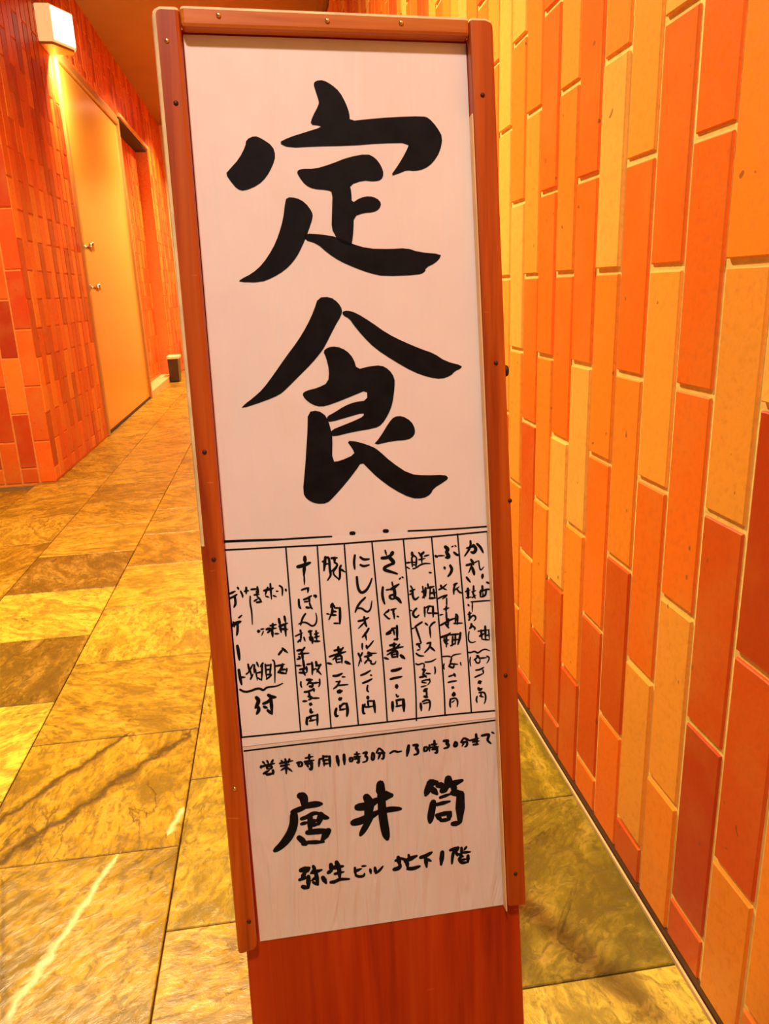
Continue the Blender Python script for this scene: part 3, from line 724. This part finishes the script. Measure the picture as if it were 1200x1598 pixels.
M_GLOW_SIDE = mat_glow('lamp_glass_side', (1.0, 0.74, 0.30), 0.55)
plan_prism('lamp_housing', PLAN, 0.014, 0.178, M_GLOW_SIDE, 0.006)
plan_prism('lamp_base', [(x * .93, y * .93 + .006) for x, y in PLAN], 0.0, 0.0138, M_TRIM, 0.003)
e = Vector((0.075, 0.155)).normalized()
o_ = Vector((e.y, -e.x))
A_ = Vector(PLAN[1]) + e * 0.010 + o_ * -0.001
B_ = Vector(PLAN[2]) - e * 0.006 + o_ * -0.001
plan_prism('lamp_panel', [tuple(A_), tuple(B_), tuple(B_ + o_ * .005), tuple(A_ + o_ * .005)][::-1], 0.022, 0.170, M_GLOW, 0.0015)
ld = bpy.data.lights.new('wall_lamp_light', 'AREA')
ld.shape = 'RECTANGLE'; ld.size = 0.14; ld.size_y = 0.10
ld.energy = 18.0
ld.color = (1.0, 0.84, 0.42)
lo = bpy.data.objects.new('wall_lamp_light', ld)
lo.location = (XL + 0.115, 4.615, 2.005)
lo.rotation_euler = (math.radians(46), math.radians(14), 0)
COL.objects.link(lo)

# ---------------------------------------------------------------- bin at the far end
binb = empty('ash_bin', (-0.985, 7.72, 0.0))
props(binb, 'small dark bin with a pale lid at the foot of the far left wall', 'bin')
bm = bmesh.new()
lathe(bm, [(0.055, 0.004), (0.062, 0.01), (0.068, 0.215), (0.066, 0.22)], 4, Matrix.Rotation(math.pi / 4, 4, 'Z'))
for v in bm.verts: v.co.y *= 2.0
from_bm('bin_body', bm, binb, M_BINDARK)
box('bin_lid', (-0.056, 0.062, -0.105, 0.105, 0.2205, 0.25), binb, M_CREAM, 0.006)

# ---------------------------------------------------------------- downlight fittings
M_LENS = mat_glow('downlight_lens', (1.0, 0.85, 0.62), 6.0)
WHERE = ['recessed round ceiling downlight behind the viewer, lighting the face of the menu sign',
         'recessed round ceiling downlight just beyond the menu sign', 'recessed round ceiling downlight across from the steel door',
         'recessed round ceiling downlight at the far end of the corridor']
for (lx, ly, pw, tint, spread), lab in zip(DOWNLIGHTS, WHERE):
    dl = empty('downlight', (lx, ly, CEIL))
    props(dl, lab, 'light', 'recessed ceiling downlights')
    bm = bmesh.new()
    n = 28
    prof = [(0.085, -0.001), (0.112, -0.001), (0.112, -0.008), (0.092, -0.012), (0.085, -0.008)]
    rows = [[bm.verts.new((r * math.cos(2 * math.pi * i / n), r * math.sin(2 * math.pi * i / n), z)) for i in range(n)] for r, z in prof]
    for a, b in zip(rows, rows[1:] + rows[:1]):
        for i in range(n):
            bm.faces.new((a[i], a[(i + 1) % n], b[(i + 1) % n], b[i]))
    from_bm('trim_ring', bm, dl, M_CREAM, True)
    bm = bmesh.new()
    lathe(bm, [(0.084, -0.0005), (0.084, -0.005), (0.06, -0.010), (0.01, -0.012)], 28)
    from_bm('lens', bm, dl, M_LENS, True)

# ---------------------------------------------------------------- the menu sign
S = Vector((0.9995429, 0.02345785, -0.0190715))
U = Vector((0.01548666, 0.14449197, 0.98938478))
N = U.cross(S) * -1.0
N = S.cross(U) * -1.0
if N.y < 0: N = -N
sign = empty('menu_sign')
sign.matrix_world = Matrix(((S.x, N.x, U.x, 0.06245), (S.y, N.y, U.y, 0.60711), (S.z, N.z, U.z, 0.0), (0, 0, 0, 1)))
props(sign, 'tall narrow wooden menu sign with brush-written Japanese sheets, leaning back on the stone floor', 'sign')
SIGN_INV = sign.matrix_world.inverted()
RW = 0.013                                       # rails stand this far proud of the sheets


def prism(name, quad, w0, w1, mat, bev=0.0, seg=2, round_z=None, worn=None):
    """quad: (u, v) corners counter-clockwise; from depth w0 (back) to w1 (front)."""
    bm = bmesh.new()
    back = [bm.verts.new((u, -w0, v)) for u, v in quad]
    front = [bm.verts.new((u, -w1, v)) for u, v in quad]
    n = len(quad)
    bm.faces.new(front); bm.faces.new(back[::-1])
    for i in range(n):
        j = (i + 1) % n
        bm.faces.new((back[i], back[j], front[j], front[i]))
    bmesh.ops.recalc_face_normals(bm, faces=bm.faces[:])
    if bev:
        old = set(bm.faces[:])
        res = bmesh.ops.bevel(bm, geom=[e for e in bm.edges if e.calc_face_angle(0) > 0.12], offset=bev, segments=seg, affect='EDGES', profile=0.5)
        if worn:
            for f in res['faces']:
                if worn(f.calc_center_median()): f.material_index = 1
    o = from_bm(name, bm, sign, mat)
    if worn: o.data.materials.append(M_WORN)
    return o


def lerp(a, b, t): return a + (b - a) * t


def edge_u(v, top, bot, v0=0.163, v1=1.033): return lerp(bot, top, (v - v0) / (v1 - v0))


OUTL = lambda v: edge_u(v, -0.1596, -0.1470)
INL = lambda v: edge_u(v, -0.1368, -0.1280)
OUTR = lambda v: edge_u(v, 0.1366, 0.1544)
INR = lambda v: edge_u(v, 0.1148, 0.1340)
VT = 1.0400
# backing board carries the sheets and runs down to the floor
board = prism('backing_board', [(-0.1385, 0.0035), (0.1545, 0.0080), (OUTR(0.30) - 0.004, 0.30), (OUTR(1.028) - .003, 1.028), (OUTL(1.028) + .003, 1.028), (-0.1395, 0.16)], -0.014, -0.0007, M_BOARD, 0.001, 1)


def rail_quad(side):
    r = 0.007
    if side < 0:
        q = [(OUTL(.163), .163), (INL(.1672), .1672), (INL(VT), VT)]
        q += [(OUTL(VT) + r, VT), (OUTL(VT) + r * .3, VT - r * .25), (OUTL(VT) + 0.0, VT - r), (OUTL(.58), .58)]
        return q
    q = [(INR(.1722), .1722), (OUTR(.1711), .1711)]
    q += [(OUTR(VT), VT - r), (OUTR(VT) - r * .3, VT - r * .25), (OUTR(VT) - r, VT), (INR(VT), VT)]
    return q


prism('side_rail', rail_quad(-1), -0.0006, RW, M_RAIL, 0.0036, 2, worn=lambda c: (c.x < OUTL(c.z) + .005 or c.z > VT - .004) and c.z > 0.56 and c.y < -0.008)
prism('side_rail', rail_quad(1), -0.0006, RW, M_RAIL, 0.0026, 2, worn=lambda c: (c.z > VT - .004) or (c.x < INR(c.z) + .003 and .885 < c.z < .915 and c.y < -.012))
prism('top_rail', [(INL(1.0205) + .0004, 1.0236), (INR(1.0205) - .0004, 1.0240), (INR(VT) - .0004, VT + .0006), (INL(VT) + .0004, VT + .0012)], -0.0006, RW - .0006, M_RAIL_TOP, 0.0032, 2,
      worn=lambda c: c.z > VT - .003)


def sheet(name, quad, w, mat, thick=0.0003):
    o = prism(name, quad, w - thick, w, mat)
    return o


title = sheet('title_sheet', [(INL(.40) + .0005, .40), (INR(.40) - .0005, .40), (INR(1.019) - .0008, 1.0234), (INL(1.019) + .0008, 1.0231)], 0.0, M_TITLE)
menu = sheet('menu_sheet', [(-0.1288, .3770), (0.1303, .3785), (0.1268, .5770), (-0.1320, .5788)], 0.0010, M_MENU)
addr = sheet('address_sheet', [(-0.1252, .1662), (0.1352, .1664), (0.1304, .3785), (-0.1288, .3775)], 0.0004, M_ADDR)
SHEET_W = {'title': (title, 0.0), 'menu': (menu, 0.0010), 'address': (addr, 0.0004)}


def chaikin(p, closed, n=1):
    for _ in range(n):
        q = []
        m = len(p)
        rng = range(m) if closed else range(m - 1)
        if not closed: q.append(p[0])
        for i in rng:
            a, b = p[i], p[(i + 1) % m]
            q += [(a[0] * .75 + b[0] * .25, a[1] * .75 + b[1] * .25), (a[0] * .25 + b[0] * .75, a[1] * .25 + b[1] * .75)]
        if not closed: q.append(p[-1])
        p = q
    return p


def stroke(V, F, pts, width, w, ruled=False):
    """A brush stroke as a flat tapered ribbon with round ends (metres, sheet coordinates)."""
    p = chaikin(pts, False, 2 if len(pts) > 2 else 0)
    if len(p) == 2: p = [p[0], ((p[0][0] + p[1][0]) / 2, (p[0][1] + p[1][1]) / 2), p[1]]
    n = len(p)
    L, R = [], []
    for i, (x, y) in enumerate(p):
        a, b = p[max(0, i - 1)], p[min(n - 1, i + 1)]
        dx, dy = b[0] - a[0], b[1] - a[1]
        d = math.hypot(dx, dy) or 1e-6
        t = i / (n - 1)
        k = 1.0 if ruled else 0.92 + 0.16 * math.sin(math.pi * t) - 0.38 * max(0.0, t - 0.6) / 0.4
        h = width / 2 * k
        L.append((x - dy / d * h, y + dx / d * h, h, dx / d, dy / d)); R.append((x + dy / d * h, y - dx / d * h))
    ring = []
    x, y = p[0]; h, dx, dy = L[0][2:]
    ang = math.atan2(dx, -dy)
    cap0 = [(x + h * math.cos(ang + math.pi * s / 4), y + h * math.sin(ang + math.pi * s / 4)) for s in (1, 2, 3)]
    x, y = p[-1]; h, dx, dy = L[-1][2:]
    ang = math.atan2(-dx, dy)
    cap1 = [(x + h * math.cos(ang + math.pi * s / 4), y + h * math.sin(ang + math.pi * s / 4)) for s in (1, 2, 3)]
    b0 = len(V)
    for a, b in zip(L, R):
        V.append((a[0], -w, a[1])); V.append((b[0], -w, b[1]))
    for i in range(n - 1):
        F.append((b0 + 2 * i, b0 + 2 * i + 1, b0 + 2 * i + 3, b0 + 2 * i + 2))
    c0 = len(V)
    V.extend((a, -w, b) for a, b in cap0)
    F.append((b0, c0, c0 + 1, c0 + 2, b0 + 1))
    c1 = len(V)
    V.extend((a, -w, b) for a, b in cap1)
    e = b0 + 2 * (n - 1)
    F.append((e + 1, c1, c1 + 1, c1 + 2, e))


def ink(name, V, F, parent):
    me = bpy.data.meshes.new(name)
    me.from_pydata(V, [], F)
    me.materials.append(M_INK)
    me.update()
    # all faces look out of the sheet
    bm = bmesh.new(); bm.from_mesh(me)
    for f in bm.faces:
        f.normal_update()
        if f.normal.y > 0: f.normal_flip()
    bm.to_mesh(me); bm.free()
    return link(name, me, parent)


for (sh, name), data in BRUSH.items():
    par, w = SHEET_W[sh]
    ruled = name == 'ruled_line'
    for line in data.split('\n'):
        V, F = [], []
        for i, item in enumerate(line.split(';')):
            a, b = item.split(':')
            pts = [tuple(int(k) / 10000 for k in q.split(',')) for q in b.split()]
            stroke(V, F, pts, int(a) / 100000 * (1.0 if ruled else 1.28), w + 0.00025 + 0.000002 * i, ruled)
        ink(name.rstrip('0123456789'), V, F, par)
for poly in OUTLINE:
    V, F = [], []
    for ln in poly.split('\n'):
        pts = chaikin([tuple(int(k) / 10000 for k in q.split(',')) for q in ln.split()], True, 1)
        tri = tessellate_polygon([[Vector((a, b, 0)) for a, b in pts]])
        b0 = len(V)
        V.extend((a, -0.0003, b) for a, b in pts)
        F.extend(tuple(b0 + i for i in t) for t in tri)
    ink('brush_character', V, F, title)

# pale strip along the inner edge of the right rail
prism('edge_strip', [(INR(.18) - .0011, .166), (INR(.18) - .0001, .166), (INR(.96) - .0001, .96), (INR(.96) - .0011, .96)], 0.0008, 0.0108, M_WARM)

# screws and nails in the frame
SCREWS = [(-.1045, 1.0335, 1), (-.0125, 1.0325, 1), (.0525, 1.0330, 1), (-.1485, 1.012, 1), (-.1450, .9629, 0), (.1250, .9750, 0), (.1325, .7370, 0), (.1440, .6044, 0),
          (.1360, .4272, 0), (.1427, .2093, 0), (-.1430, .6665, 0), (-.1420, .5673, 0), (-.1384, .3405, 1), (-.1341, .1991, 0)]
head = {}
for kind, mat in ((1, M_BRASS), (0, M_RUST)):
    bm = bmesh.new()
    lathe(bm, [(.0021, -.001), (.0021, .0002), (.0017, .0009), (.0008, .0013)], 12, Matrix.Rotation(math.pi / 2, 4, 'X'))
    bmesh.ops.recalc_face_normals(bm, faces=bm.faces[:])
    me = bpy.data.meshes.new('screw'); bm.to_mesh(me); bm.free()
    me.materials.append(mat)
    for p in me.polygons: p.use_smooth = True
    head[kind] = me
for u, v, kind in SCREWS:
    o = link('screw', head[kind], sign)
    o.location = (u, -RW, v)
# hook on the right edge of the frame
bm = bmesh.new()
lathe(bm, [(.0045, 0), (.0060, .001), (.0050, .0035), (.0020, .0045)], 14, Matrix.Translation((OUTR(.7295) - .0004, -RW + .007, .7295)) @ my)
from_bm('side_stud', bm, sign, M_RUST, True)
# prop legs behind the board
for du in (-0.105, 0.115):
    a = sign.matrix_world @ Vector((du, 0.0260, 0.86))
    b = Vector((a.x, a.y + 0.20, 0.0))
    d = (b - a).normalized()
    side = Vector((1, 0, 0)); nrm = d.cross(side).normalized()
    bm = bmesh.new()
    vs = []
    for p in (a, b):
        for s, t in ((-1, -1), (1, -1), (1, 1), (-1, 1)):
            q = p + side * (0.011 * s) + nrm * (0.009 * t)
            if p is b:
                q = q + d * (-q.z / d.z)
            vs.append(bm.verts.new(SIGN_INV @ q))
    bm.faces.new(vs[:4]); bm.faces.new(vs[4:][::-1])
    for i in range(4):
        j = (i + 1) % 4
        bm.faces.new((vs[i], vs[j], vs[4 + j], vs[4 + i]))
    from_bm('prop_leg', bm, sign, M_RAIL)
box('hinge_batten', (-0.125, 0.135, 0.0142, 0.0300, 0.865, 0.90), sign, M_RAIL_TOP, 0.001)
